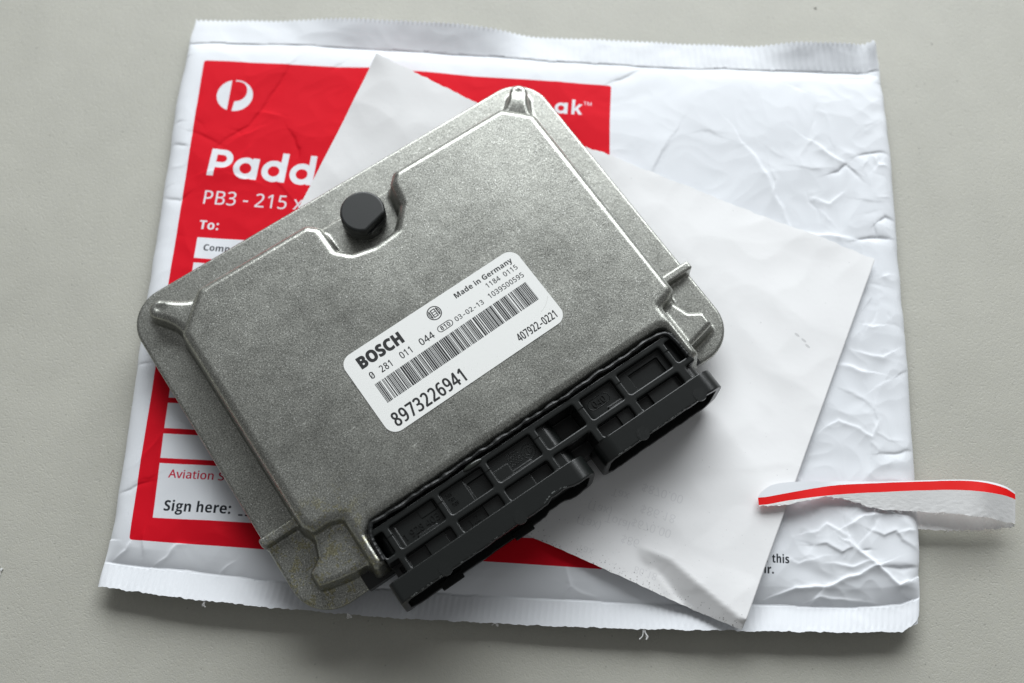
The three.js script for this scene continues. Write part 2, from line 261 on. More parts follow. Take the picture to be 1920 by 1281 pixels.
// print on the front of the mailer, drawn in table millimetres
function mailerPrint() {
  const S = 6.6, [c, g] = canvas(2046, 1782), X0 = -150, Z0 = -150;
  g.fillStyle = '#eaedf1'; g.fillRect(0, 0, 2046, 1782);
  g.setTransform(S, 0, 0, S, -X0 * S, -Z0 * S);
  const poly = (p, col) => { g.fillStyle = col; g.beginPath(); p.forEach(([x, z], i) => i ? g.lineTo(x, z) : g.moveTo(x, z)); g.closePath(); g.fill(); };
  const RED = '#dc0a22';
  g.lineJoin = 'round'; g.strokeStyle = RED; g.lineWidth = 2;
  const panel = [[-123.7, -117.7], [-56, -114], [-17, -110.2], [38.8, -106.2], [37.6, -89.5], [34, 10], [30, 84.4], [-29, 80.6], [-84, 77.8], [-130.3, 74.5], [-129, 35], [-126.9, -22.7], [-125.3, -65.6]];
  poly(panel, RED); g.stroke();
  const text = (s, x, z, size, deg, col, font, squash = 1) => { g.save(); g.translate(x, z); g.rotate(deg * Math.PI / 180); g.scale(squash * 0.1, 0.1); g.fillStyle = col; g.font = `${font} ${size * 10}px sans-serif`; g.fillText(s, 0, 0); g.restore(); };
  const WHITE = '#eaedf1';
  // round emblem: a split disc with a hooked inner shape
  g.save(); g.translate(-110.7, -101.8); g.rotate(0.04);
  g.fillStyle = WHITE; g.beginPath(); g.arc(0, 0, 7.2, 0, 7); g.fill();
  g.fillStyle = RED; g.beginPath(); g.moveTo(-2.3, 8); g.lineTo(-0.9, 8); g.lineTo(-0.4, -8); g.lineTo(-1.8, -8); g.closePath(); g.fill();
  g.beginPath(); g.moveTo(-1.2, -6.6); g.lineTo(1.2, -6.6); g.bezierCurveTo(5.6, -6.2, 6.3, 2.2, 0.2, 2.6); g.lineTo(-1.2, 2.4); g.closePath(); g.fill();
  g.beginPath(); g.moveTo(-1.2, 2); g.lineTo(0.2, 2); g.lineTo(-0.6, 8); g.lineTo(-1.9, 8); g.closePath(); g.fill();
  g.strokeStyle = WHITE; g.lineWidth = 0.55; g.beginPath(); g.arc(0, 0, 6.9, -1.62, -0.9); g.stroke(); g.restore();
  { // geometric capitals and single-storey letters
    g.save(); g.translate(-118.4, -65.5); g.rotate(6.1 * Math.PI / 180); g.fillStyle = WHITE; g.strokeStyle = WHITE; g.lineCap = 'butt'; g.lineJoin = 'miter';
    g.fillRect(0, -12, 2.6, 12); g.lineWidth = 2.5; g.beginPath(); g.moveTo(1, -10.75); g.lineTo(4.6, -10.75); g.arc(4.9, -7.9, 2.85, -Math.PI / 2, Math.PI / 2); g.lineTo(1, -5.05); g.stroke();
    for (const [x, tall] of [[9.9, 9.3], [20.9, 13], [31.9, 13], [42.9, 0]]) { g.beginPath(); g.arc(x + 4.6, -4.55, 3.5, 0, 7); g.stroke(); if (tall) g.fillRect(x + 6.9, -tall, 2.6, tall); }
    g.restore();
  }
  text('PB3 - 215 x', -119.4, -53.4, 8.0, 4.2, WHITE, '', 0.98);
  text('To:', -119.3, -42.6, 5.2, 4, WHITE, 'bold', 1.05);
  poly([[-119.3, -39.1], [-70, -35.8], [-70, -27], [-119.7, -30.3]], WHITE);
  poly([[-119.6, -28.5], [-70, -25], [-70, -16], [-119.9, -19.5]], WHITE);
  text('Company', -116.8, -33.5, 3.7, 4, '#3a3d42', 'bold');
  const row = (z0, z1, w = 62) => poly([[-122.6 - (z0 + 15) * 0.018, z0], [-122.6 + w, z0 + w * 0.055], [-122.6 + w, z1 + w * 0.055], [-122.6 - (z1 + 15) * 0.018, z1]], WHITE);
  row(-18 + 0.4, -8.5); row(-6.6, 3); row(4.9, 14.2); row(16.2, 24.5); row(26.4, 36); row(37.9, 46.8); row(48.6, 67.9, 140);
  g.fillStyle = RED; 
  text('Aviation Security', -120.3, 53.8, 4.0, 3.4, '#c8122f', '', 1.12);
  text('Aviation Security', -120.22, 53.8, 4.0, 3.4, '#c8122f', '', 1.12);
  text('Sign here:', -120.9, 65.4, 5.1, 3.2, '#26292e', 'bold', 0.98);
  g.strokeStyle = '#26292e'; g.lineWidth = 0.45; g.setLineDash([1.5, 0.9]); g.beginPath(); g.moveTo(-94.6, 67); g.lineTo(-40, 70.4); g.stroke(); g.setLineDash([]);
  { g.save(); g.translate(16.8, -93.6); g.rotate(0.075); g.strokeStyle = g.fillStyle = WHITE; g.lineWidth = 1.35; g.beginPath(); g.arc(2.5, -2.6, 1.9, 0, 7); g.stroke(); g.fillRect(3.75, -5.2, 1.4, 5.2); g.restore(); } text('k', 22.8, -93.1, 9.2, 5, WHITE, 'bold', 0.92); text('TM', 28.4, -97.4, 2.5, 5, WHITE, '');
  text('in', 83.4, 83.1, 4.0, 3, '#26292e', 'bold'); text('this', 88.3, 83.4, 4.0, 3, '#26292e', 'bold', 0.82); text('air.', 83.2, 86.8, 4.0, 3, '#26292e', 'bold', 0.9);
  return canvasTex(c);
}
const grainTex = dataTex(256, (i, j) => { const n = 0.5 + 0.3 * vnoise(i / 4, j / 4, 71, 64) + 0.35 * (hash(i, j, 72) - 0.5) + 0.2 * vnoise(i / 16, j / 16, 73, 16); return [n, n, n]; });
const mailerUV = (x, z) => [(x + 150) / 310, 1 - (z + 150) / 270];
const M = {};
M.mailer = new THREE.MeshPhysicalMaterial({ map: mailerPrint(), roughness: 0.72, specularIntensity: 0.3 });
M.white = new THREE.MeshStandardMaterial({ color: 0xeaedf1, roughness: 0.65 });
M.torn = new THREE.MeshStandardMaterial({ color: 0xf3f3f2, roughness: 0.95, bumpMap: grainTex, bumpScale: 0.00006 });
M.redInk = new THREE.MeshPhysicalMaterial({ color: 0xe21212, roughness: 0.5, specularIntensity: 0.4 });
const mailer = new THREE.Group(); mailer.name = 'padded_mailer'; put(mailer);
tag(mailer, 'crumpled white padded mailer with red printed panel, lying on the table', 'mailer');
const backY = (s, t, x, z) => {
  const top = bagTop(s, t, x, z), dB = (1 - t) * 232, dT = t * 232, d = Math.min(s * 281, (1 - s) * 281);
  const body = sstep(seamBot(s), seamBot(s) + 18, dB) * sstep(seamTop(s), seamTop(s) + 18, dT) * sstep(0, 9, d);
  return top - 0.35 + (0.35 - (top - 0.35)) * body;
};
{
  const NX = 860, NY = 712;
  const P = new Float32Array((NX + 1) * (NY + 1) * 3), U = new Float32Array((NX + 1) * (NY + 1) * 2), Q = new Uint8Array(NY);
  const I = [[], [], []], W = NX + 1;
  // columns and rows share one grid; it is dealt out to panel, top seam and bottom seam
  const cS = [], cT = [];
  for (let j = 0; j <= NY; j++) for (let i = 0; i <= NX; i++) {
    const s = i / NX, t = j / NY, [x, z] = bagGrid(s, t, true), y = bagTop(s, t, x, z), k = j * W + i;
    P[3 * k] = x * MM; P[3 * k + 1] = y * MM; P[3 * k + 2] = z * MM; const uv = mailerUV(x, z); U[2 * k] = uv[0]; U[2 * k + 1] = uv[1];
  }
  for (let j = 0; j < NY; j++) for (let i = 0; i < NX; i++) {
    const s = i / NX, t = j / NY, a = j * W + i, w = t * 232 < seamTop(s) ? 1 : (1 - t) * 232 < seamBot(s) ? 2 : 0;
    I[w].push(a, a + W, a + 1, a + 1, a + W, a + W + 1);
  }
  const all = new THREE.BufferGeometry(); all.setAttribute('position', new THREE.BufferAttribute(P, 3)); all.setIndex(new THREE.BufferAttribute(new Uint32Array([...I].flat()), 1)); all.computeVertexNormals();
  const names = ['front_panel', 'seam_strip', 'seam_strip'], parts = [];
  for (let w = 0; w < 3; w++) {
    const map = new Map(), p = [], n = [], u = [], ix = [];
    for (const a of I[w]) { let b = map.get(a); if (b === undefined) { b = map.size; map.set(a, b); p.push(P[3 * a], P[3 * a + 1], P[3 * a + 2]); n.push(all.attributes.normal.array[3 * a], all.attributes.normal.array[3 * a + 1], all.attributes.normal.array[3 * a + 2]); u.push(U[2 * a], U[2 * a + 1]); } ix.push(b); }
    const g = new THREE.BufferGeometry(); g.setAttribute('position', new THREE.Float32BufferAttribute(p, 3)); g.setAttribute('normal', new THREE.Float32BufferAttribute(n, 3)); g.setAttribute('uv', new THREE.Float32BufferAttribute(u, 2)); g.setIndex(ix);
    parts.push(obj(names[w], g, w ? M.white : M.mailer, mailer));
  }
  parts[1].userData.label = 'ribbed seal with a saw-toothed edge along the far side'; parts[2].userData.label = 'ribbed seal strip curling up along the near side';
  const bx = 170, by = 140, p = [], ix = [];
  for (let j = 0; j <= by; j++) for (let i = 0; i <= bx; i++) { const s = i / bx, t = j / by, [x, z] = bagGrid(s, t, false); const ins = 0.998; const y = backY(s, t, x, z); p.push((x * ins + (1 - ins) * 4) * MM, Math.max(0.3, y) * MM, (z * ins - (1 - ins) * 16) * MM); }
  for (let j = 0; j < by; j++) for (let i = 0; i < bx; i++) { const a = j * (bx + 1) + i; ix.push(a, a + 1, a + bx + 1, a + 1, a + bx + 2, a + bx + 1); }
  const g = new THREE.BufferGeometry(); g.setAttribute('position', new THREE.Float32BufferAttribute(p, 3)); g.setIndex(ix); g.computeVertexNormals();
  obj('back_panel', g, M.white, mailer);
  // torn fibres hanging from the near seam
  const r = rng(9);
  for (const [s, len] of [[0.135, 3.4], [0.31, 2.2], [0.665, 4.2], [0.487, 1.6]]) {
    const [x, z] = bagGrid(s, 1, false), y = bagTop(s, 1, x, z) - 0.3, gs = [];
    for (let k = 0; k < 3; k++) { const q = [new THREE.Vector3(x * MM, y * MM, (z - 0.6) * MM)]; let dx = (r() - 0.5) * 1.2; for (let i = 1; i < 5; i++) q.push(new THREE.Vector3((x + dx * i * 0.6 + (r() - 0.5) * 0.9) * MM, (y - 0.25 * i) * MM, (z - 0.6 + len * i / 4 * (0.6 + 0.4 * r())) * MM)); gs.push(new THREE.TubeGeometry(new THREE.CatmullRomCurve3(q), 14, (0.28 - k * 0.06) * MM, 5)); }
    obj('torn_fibre', mergeGeometries(gs), M.torn, mailer);
  }
}
{ // tear strip: peeled off the right edge, it doubles back over the mailer
  const strip = new THREE.Group(); strip.name = 'tear_strip'; put(strip, mailer);
  strip.userData.label = 'peeled tear strip with a red line, curling beyond the right edge';
  const up = curveX([[84.2, 14.2, 62.0], [85.2, 14.2, 60.5], [88.8, 14.0, 58.0], [95.2, 13.4, 56.7], [108.8, 11.2, 55.9], [129.8, 10.6, 55.8], [145.5, 10.6, 55.3], [158.4, 10.8, 55.3], [166.0, 11.0, 56.1], [171.3, 10.2, 57.5], [174.8, 9.0, 59.4]]);
  const rt = curveX([[84.1, 14.2, 62.3], [86.9, 14.2, 62.0], [94.6, 13.6, 60.5], [106.4, 11.5, 58.1], [113.9, 11.1, 57.1], [129.7, 10.7, 56.3], [145.4, 10.7, 55.7], [158.3, 10.9, 55.7], [165.8, 11.2, 56.8], [171.1, 10.4, 58.2], [174.6, 9.0, 59.9]]);
  const rb = curveX([[84.1, 14.3, 64.9], [87.7, 14.3, 64.5], [94.3, 13.8, 63.2], [108.1, 11.8, 61.1], [118.7, 11.3, 60.1], [129.2, 11.1, 59.6], [139.6, 11.1, 59.1], [155.1, 11.3, 59.0], [165.1, 11.8, 60.1], [170.5, 10.8, 60.9], [174.3, 9.2, 61.8]]);
  const lw = curveX([[84.4, 14.3, 65.4], [87.6, 14.3, 65.2], [94.2, 13.8, 64.6], [108.1, 11.8, 61.5], [116.5, 10.9, 62.6], [123.6, 10.3, 64.8], [131.4, 9.9, 66.0], [139.7, 9.7, 66.0], [149.4, 9.8, 66.8], [159.6, 9.8, 67.6], [167.6, 8.6, 68.9], [173.9, 7.0, 69.9]]);
  const ret = curveX([[139.8, 5.4, 64.4], [146.2, 5.2, 64.5], [156.6, 5.0, 65.0], [166.8, 5.0, 67.1], [171.7, 5.2, 68.5], [174.0, 6.0, 69.9]]);
  const ret2 = curveX([[139.4, 5.6, 71.3], [145.2, 5.2, 71.6], [153.1, 5.0, 71.8], [160.9, 5.0, 71.7], [168.8, 5.0, 71.1], [174.1, 5.6, 70.5]]);
  const band = (name, a, b, m, ny, jag = 0) => obj(name, sheet(180, ny, (i, j) => { const p = a(i / 180), q = b(i / 180), f = j / ny, w = jag * f * (vnoise(i / 6, 3.3, 81) + 0.6 * vnoise(i / 2.2, 1.3, 82)); const lump = jag * 0.25 * f * vnoise(i / 4, j / 1.6, 83); const wave = 0.35 * vnoise(i / 34, 0.4, 84) + 0.12 * vnoise(i / 11, 0.4, 85); return [p[0] + (q[0] - p[0]) * f, p[1] + (q[1] - p[1]) * f + lump + wave, p[2] + (q[2] - p[2]) * f + w]; }, (i, j) => [i / 60, j / 20], 0.16), m, strip);
  band('white_margin', up, rt, M.white, 3, 0.05); band('red_line', rt, rb, M.redInk, 4); band('torn_margin', rb, lw, M.torn, 14, 0.42); band('torn_tail', ret, ret2, M.torn, 10, 0.36);
  // frayed fibres along both torn edges
  const r = rng(15), gs = [];
  for (let k = 0; k < 70; k++) { const c = k % 2 ? lw : ret2, p = c(0.3 + 0.7 * r()), a = r() * 6.28, l = 0.5 + 0.8 * r(); gs.push(new THREE.TubeGeometry(new THREE.CatmullRomCurve3([new THREE.Vector3(...p).multiplyScalar(MM), new THREE.Vector3(p[0] + Math.cos(a) * l * 0.5, p[1] + 0.2 * r(), p[2] + l * 0.4).multiplyScalar(MM), new THREE.Vector3(p[0] + Math.cos(a) * l, p[1] - 0.1, p[2] + l * 0.6).multiplyScalar(MM)]), 3, 0.06 * MM, 3)); }
  const fr = obj('frayed_fibres', mergeGeometries(gs), M.torn, strip); fr.userData.kind = 'stuff';
}

// ---------------------------------------------------------------- folded sheet of paper
{
  const A = [-53.3, -113.6], B = [135.6, -29.0], C = [75.8, 105.9], D = [A[0] + C[0] - B[0], A[1] + C[1] - B[1]];
  const S = 9, [c, g] = canvas(210 * S, 148 * S);
  g.fillStyle = '#f7f7f7'; g.fillRect(0, 0, 210 * S, 148 * S); g.setTransform(S, 0, 0, S, 0, 0);
  const r = rng(5);
  for (let k = 0; k < 900; k++) { const gl = 90 + 90 * r(); g.fillStyle = `rgba(${gl},${gl},${gl},${0.12 + 0.3 * r()})`; const x = 210 * r(), y = r() < 0.55 ? 148 - Math.abs(r() + r() - 1) * 40 : 148 * r(), d = 0.06 + 0.16 * r() * r(); g.beginPath(); g.ellipse(x, y, d, d * (0.5 + r()), r() * 3, 0, 7); g.fill(); }
  for (let k = 0; k < 300; k++) { g.fillStyle = `rgba(80,78,76,${0.15 + 0.3 * r()})`; const x = 60 + 150 * r(), y = 148 - Math.abs(r() * r()) * 5, d = 0.08 + 0.14 * r(); g.beginPath(); g.arc(x, y, d, 0, 7); g.fill(); }
  for (const [x, y] of [[196, 42], [198, 43.5], [193, 41]]) { g.fillStyle = 'rgba(120,120,120,.25)'; g.beginPath(); g.ellipse(x, y, 1.1, 0.45, 0.3, 0, 7); g.fill(); }
  // print on the hidden face, showing through upside down
  const ex = [(B[0] - A[0]) / 209.5, (B[1] - A[1]) / 209.5], toP = (x, z) => { const dx = x - A[0], dz = z - A[1], l = Math.hypot(B[0] - A[0], B[1] - A[1]), ux = (B[0] - A[0]) / l, uz = (B[1] - A[1]) / l; return [dx * ux + dz * uz, -dx * uz + dz * ux]; };
  const ghost = (s, x, z, size) => { const [px, py] = toP(x, z); g.save(); g.translate(px, py); g.rotate(-0.09); g.scale(0.1, -0.1); g.fillStyle = 'rgba(70,72,78,.09)'; g.font = `${size * 10}px sans-serif`; g.fillText(s, 0, 0); g.restore(); };
  ghost('$870.00', 47, 57.4, 4.2); ghost('$86.18', 46.1, 65, 4.2); ghost('$670.00', 42.8, 69.6, 4.0); ghost('$86', 39, 75.2, 4); ghost('Tax', 36.5, 59, 4); ghost('(Tax)', 28, 63.6, 4); ghost('Total', 34, 68.2, 4); ghost('(Tax)', 24, 68.5, 4); ghost('Tax', 24, 78.5, 3.6); ghost('86.18', 43, 86, 3.4);
  const m = new THREE.MeshStandardMaterial({ map: canvasTex(c), roughness: 0.75, bumpMap: grainTex, bumpScale: 0.00003 });
  const dent = [[[42.5, 78.2], [53.6, 83], [62, 91], [75, 102]], [[42.5, 78.2], [49, 88], [57, 99.6]]];
  const segD = (x, z, p) => { let b = 1e9, s = 1; for (let i = 0; i + 1 < p.length; i++) { const ex = p[i + 1][0] - p[i][0], ez = p[i + 1][1] - p[i][1], wx = x - p[i][0], wz = z - p[i][1], t = clamp((wx * ex + wz * ez) / (ex * ex + ez * ez)), d = Math.hypot(wx - ex * t, wz - ez * t); if (d < b) { b = d; s = ex * wz - ez * wx > 0 ? 1 : -1; } } return [b, s]; };
  const height = (x, z, a, b) => {                    // a, b: fractions along the long and short side
    const dA = Math.hypot(a * 209.5, b * 147.6);
    let y = 9.6 + 9.2 * Math.max(0, 1 - dA / 78) ** 1.7;
    const free = 1 - underEcu(x, z, 16);
    y += free * (0.7 * vnoise(x / 45, z / 45, 91) + 0.14 * (1 - 2 * Math.abs(vnoise(x / 17, z / 17, 92))) + 0.28 * (1 - 2 * Math.abs(vnoise(x / 38 + 3, z / 38, 95))) + 0.5 * Math.max(0, vnoise(x / 24, z / 17, 93)) * sstep(40, 60, z));
    y += free * (0.9 + 1.2 * sstep(0.75, 1, a) * sstep(0.3, 0.9, b));
    y += free * 0.9 * sstep(0.07, 0, b) * Math.max(0, vnoise(a * 9, 0.2, 94) + 0.15);
    // dented fold at the near corner
    const [d1, s1] = segD(x, z, dent[0]), [d2, s2] = segD(x, z, dent[1]);
    const reach = sstep(41, 47, x + (z - 78) * 0.15);
    const drop = sstep(42, 60, x);
    if (s1 > 0) y -= reach * (1.2 + 2.4 * drop) * clamp(d1 / (4 + 3 * drop)); 
    y += reach * 0.35 * Math.exp(-d1 / 3) + 0.35 * reach * Math.exp(-d2 / 1.6);
    return y;
  };
  const at = (a, b) => [A[0] + (B[0] - A[0]) * a + (D[0] - A[0]) * b, A[1] + (B[1] - A[1]) * a + (D[1] - A[1]) * b];
  const paper = new THREE.Group(); paper.name = 'folded_paper'; put(paper);
  tag(paper, 'white sheet of paper folded in half, between the mailer and the metal box', 'paper');
  obj('upper_leaf', sheet(262, 184, (i, j) => { const a = i / 262, b = j / 184, [x0, z0] = at(a, b), rag = (0.35 * vnoise(a * 40, 0.3, 96) + 0.25 * vnoise(a * 110, 0.3, 97)) * sstep(0.012, 0, b) + 0.25 * vnoise(a * 60, 0.9, 98) * sstep(0.988, 1, b), x = x0 - 0.43 * rag, z = z0 + 0.9 * rag; return [x, height(x, z, a, b), z]; }, (i, j) => [i / 262, 1 - j / 184], 0.07), m, paper);
  obj('lower_leaf', sheet(120, 90, (i, j) => { const a = 0.0018 + i / 120 * 0.9995, b = 0.003 + j / 90 * 0.995; let [x, z] = at(a, b); let y = height(x, z, a, b) - 0.2 - 0.5 * Math.max(0, 1 - Math.hypot(a * 209, b * 148) / 80) - 0.12 * a * (1 - underEcu(x, z, 16)); return [x, Math.max(8.5, y), z]; }, (i, j) => [i / 120, 1 - j / 90], 0.1), new THREE.MeshStandardMaterial({ color: 0xe8e8e8, roughness: 0.75 }), paper);
}

// ---------------------------------------------------------------- engine control unit
const ecu = new THREE.Group(); ecu.name = 'control_unit'; put(ecu);
ecu.position.set(ecuAt[0] * MM, 0.0102, ecuAt[1] * MM); ecu.rotation.y = ecuTurn;
tag(ecu, 'flat cast metal electronic control unit with white barcode label and black connector', 'control unit');
const LIFT = 9.8;                                     // flange top above the underside (mm)
const raise = g => { g.translate(0, LIFT * MM, 0); return g; };

// cast metal surface: sparkle grain, blotches, pits, a few scratches
const castN = 2048, castMarks = new Float32Array(castN * castN);
{ // scratches, scuffs and nicks, in map pixels (about 0.1 mm each)
  const r = rng(404), dot = (x, y, a) => { x = Math.round(x); y = Math.round(y); if (x >= 0 && y >= 0 && x < castN && y < castN) castMarks[y * castN + x] += a; };
  for (let k = 0; k < 260; k++) { let x = 1800 * r(), y = 1360 * r(), a = (r() < 0.5 ? 0.4 : 2.2) + (r() - 0.5) * 1.6, n = 6 + 70 * r() * r() * r() + (k < 8 ? 160 : 0); const v = (r() < 0.7 ? 0.22 : -0.16) * (0.4 + 0.9 * r()), bend = (r() - 0.5) * 0.01; for (let i = 0; i < n; i++) { x += Math.cos(a); y += Math.sin(a); a += bend; const f = Math.sin(Math.PI * (i + 0.5) / n) * (0.5 + r()); dot(x, y, v * f); dot(x + 1, y, v * f * 0.7); if (k < 40) dot(x, y + 1, v * f * 0.6); } }
  for (let k = 0; k < 40; k++) { const cx = 1800 * r(), cy = 1360 * r(), w = 10 + 40 * r(), h = 6 + 20 * r(), v = r() < 0.6 ? 0.16 : -0.14; for (let i = 0; i < w * h * 0.5; i++) { const a = 6.28 * r(), q = Math.sqrt(r()) * r(); dot(cx + w * q * Math.cos(a), cy + h * q * Math.sin(a), v * r() * 1.6); } }
  for (let k = 0; k < 420; k++) { const cx = 1800 * r(), cy = 1360 * r(), q = 0.8 + 1.6 * r() * r(); for (let y = -3; y <= 3; y++) for (let x = -3; x <= 3; x++) if (x * x + y * y < q * q) dot(cx + x, cy + y, -0.2 * (0.5 + r())); }
}
const castColor = dataTex(castN, (i, j) => {
  const x = i / castN, y = j / castN, u = x * 200, v = 200 - y * 200;
  let n = 1 + 0.035 * vnoise(x * 9, y * 9, 101, 9) + 0.025 * vnoise(x * 37, y * 37, 102, 37) + 0.21 * vnoise(x * 430, y * 430, 103, 430) + 0.33 * (hash(i >> 1, j >> 1, 104) - 0.5) + 0.16 * (hash(i, j, 114) - 0.5);
  const sp = hash(i >> 1, j >> 1, 105); if (sp > 0.985) n += 0.6; if (sp < 0.01) n -= 0.2;
  n += castMarks[j * castN + i] * 0.9;
  const b = 0.625 * n, st = 0.32 * sstep(0.0, 0.5, vnoise(u / 4, y * 50, 115) + 0.9 * vnoise(u / 0.9, y * 222, 116) - 0.1) * sstep(40, 22, u) * sstep(96, 108, y * 200); return [b * (0.995 - 0.06 * st), b * (1 - 0.14 * st), b * (0.96 - 0.5 * st)];
}, true);
const castRough = dataTex(1024, (i, j) => { const x = i / 1024, y = j / 1024; const r = 0.335 + 0.04 * vnoise(x * 8, y * 8, 106, 8) + 0.03 * vnoise(x * 40, y * 40, 107, 40) + 0.08 * (hash(i, j, 108) - 0.5); return [r, r, r]; });
const castBump = dataTex(castN, (i, j) => { const x = i / castN, y = j / castN; const h = 0.5 + 0.22 * vnoise(x * 330, y * 330, 110, 330) + 0.12 * (hash(i >> 1, j >> 1, 111) - 0.5) + 0.26 * vnoise(x * 110, y * 110, 112, 110) + 0.16 * vnoise(x * 45, y * 45, 113, 45) + castMarks[j * castN + i] * 0.5; return [h, h, h]; });
M.cast = new THREE.MeshStandardMaterial({ map: castColor, roughness: 1, roughnessMap: castRough, bumpMap: castBump, bumpScale: 0.000032, metalness: 0.88 });
M.dark = new THREE.MeshStandardMaterial({ color: 0x2c2e2d, roughness: 0.6, metalness: 0.4 });
M.plastic = new THREE.MeshStandardMaterial({ color: new THREE.Color().setRGB(0.0085, 0.0100, 0.0095), roughness: 0.29, bumpMap: grainTex, bumpScale: 0.00002 });
M.seal = new THREE.MeshStandardMaterial({ color: new THREE.Color().setRGB(0.012, 0.013, 0.013), roughness: 0.4 });
{
  const lid = [[14, 26.5], [26.5, 14.8], [70.3, 14.8], [74.2, 18.6], [74.2, 29.2], [78.2, 33.4], [86, 35.3], [95.8, 34.4], [102.2, 27.2], [103.8, 18], [107.4, 14.4], [154.5, 14.4], [163.4, 23.6], [163, 108.6], [159.6, 110.6], [155.6, 111.6], [155.6, 132.4], [151.8, 132.4], [151.8, 118.8], [149.6, 117.6], [33, 118.0], [29.9, 120.6], [29.9, 131.8], [26.2, 131.8], [26.2, 112], [21.6, 110.4], [16.2, 110.4], [14, 106.6]];
  const bossN = [[17, 109.5], [14, 117.8], [9.6, 120.6], [9.6, 124.4], [14.4, 125.6], [19.6, 126.6], [27, 127.2], [27, 109.5]];
  const bossF = bossN.map(([u, v]) => [177 - u, v]).reverse();
  const capsule = (u, v, a, b, ra, rb) => { const ex = b[0] - a[0], ey = b[1] - a[1], t = clamp(((u - a[0]) * ex + (v - a[1]) * ey) / (ex * ex + ey * ey)); return Math.hypot(u - a[0] - ex * t, v - a[1] - ey * t) - (ra + (rb - ra) * t); };
  const col = (u, v) => {
    const far = sdBox2(u, v, -2, 180, -2, 136); if (far > 1.5) return () => far;
    const dF = smax(sdBox2(u, v, 0, 176.2, 0, 133.6, 14), -sdBox2(u, v, 24, 157.5, 127, 150, 2), 1.2);
    const dL = (2 * sdPoly(u, v, lid) + sdPoly(u + 0.9, v, lid) + sdPoly(u - 0.9, v, lid) + sdPoly(u, v + 0.9, lid) + sdPoly(u, v - 0.9, lid)) / 6;
    const corner = (a, b) => capsule(u, v, a, b, 5.0, 3.3);
    const far2 = smin(Math.min(corner([20, 19.5], [11.6, 10.8]), corner([159.4, 18], [165.9, 9.6])), dL + 0.4, 9);
    const dB = Math.min(sdPoly(u, v, bossN), sdPoly(u, v, bossF)) - 0.9;
    const tipA = Math.min(Math.hypot(u - 11.4, v - 10.6), Math.hypot(u - 165.9, v - 9.6));
    const dRib = Math.min(sdBox2(u, v, -0.7, 15, 100.2, 103.6, 0.8), sdBox2(u, v, 162, 177.1, 100.2, 103.6, 0.8));
    const dRec = sdBox2(u, v, 73, 105, 14.4, 37, 1);
    const hB = 7.8 + 0.9 * sstep(16, 4, tipA) - 0.6 * sstep(4, 0, tipA);
    const sag = 0.10 * vnoise(u / 34, v / 34, 121);
    return y => {
      const a = dF + 1.1, b = Math.abs(y + 1.5) - 1.5 + 1.1;
      let f = Math.min(Math.max(a, b), 0) + Math.hypot(Math.max(a, 0), Math.max(b, 0)) - 1.1;
      f = smin(f, Math.max(capTop(dRec, y, 3.6, 0.7), -3 - y), 0.6);
      f = smin(f, Math.max(capTop(dRib, y, 4.6, 0.9), -2.9 - y), 1.0);
      f = smin(f, Math.max(capTop(far2 - (hB - y) * 0.10, y, hB, 2.2), -2.9 - y), 1.8);
      f = smin(f, Math.max(capTop(dB - (7.6 - y) * 0.16, y, 8.2, 1.6), -2.9 - y), 1.7);
      const l = Math.max(capTop(dL - (14 - y) * 0.09, y, 14 + sag, 3.0), -2.9 - y);
      return smin(f, l, 1.8);
    };
  };
  obj('housing', raise(surfaceNets(col, [-2, -4, -1.5], [179, 15.5, 135.5], 0.38)), M.cast, ecu);
  // plain tray below the flange
  const sh = new THREE.Shape(); const rr = (x0, x1, y0, y1, r) => { sh.moveTo(x0 + r, y0); sh.lineTo(x1 - r, y0); sh.quadraticCurveTo(x1, y0, x1, y0 + r); sh.lineTo(x1, y1 - r); sh.quadraticCurveTo(x1, y1, x1 - r, y1); sh.lineTo(x0 + r, y1); sh.quadraticCurveTo(x0, y1, x0, y1 - r); sh.lineTo(x0, y0 + r); sh.quadraticCurveTo(x0, y0, x0 + r, y0); };
  rr(0.005, 0.171, 0.005, 0.126, 0.012);
  const tray = new THREE.ExtrudeGeometry(sh, { depth: 0.0066, bevelEnabled: true, bevelThickness: 0.0001, bevelSize: 0.0001, bevelSegments: 1, curveSegments: 8 }); tray.rotateX(Math.PI / 2); tray.translate(0, 0.0068, 0);
  obj('bottom_tray', tray, M.dark, ecu);
}
{ // breather cap in the recess
  const flat = -Math.PI * 0.42, pts = (r, cut) => { const s = new THREE.Shape(); for (let k = 0; k <= 72; k++) { const a = k / 72 * Math.PI * 2; let x = r * Math.cos(a), y = r * Math.sin(a); const d = x * Math.cos(flat) + y * Math.sin(flat); if (d > cut) { x -= (d - cut) * Math.cos(flat); y -= (d - cut) * Math.sin(flat); } k ? s.lineTo(x * MM, y * MM) : s.moveTo(x * MM, y * MM); } return s; };
  const disc = (r, cut, y0, y1, bev) => { const g = new THREE.ExtrudeGeometry(pts(r - bev, cut - bev), { depth: (y1 - y0 - 2 * bev) * MM, bevelEnabled: true, bevelThickness: bev * MM, bevelSize: bev * MM, bevelSegments: 3 }); g.rotateX(-Math.PI / 2); g.translate(0.0899, (y0 + bev) * MM, 0.0210); return raise(g); };
  const capMat = new THREE.MeshStandardMaterial({ color: new THREE.Color().setRGB(0.016, 0.018, 0.0175), roughness: 0.44, bumpMap: grainTex, bumpScale: 0.00002 });
  const cap = obj('breather_cap', disc(8.1, 6.5, 5.6, 12.2, 0.9), capMat, ecu);
  obj('cap_collar', disc(7.5, 20, 3.4, 5.5, 0.25), M.plastic, cap);
  obj('cap_skirt', disc(8.15, 7.4, 5.8, 9.0, 0.4), M.plastic, cap);
}
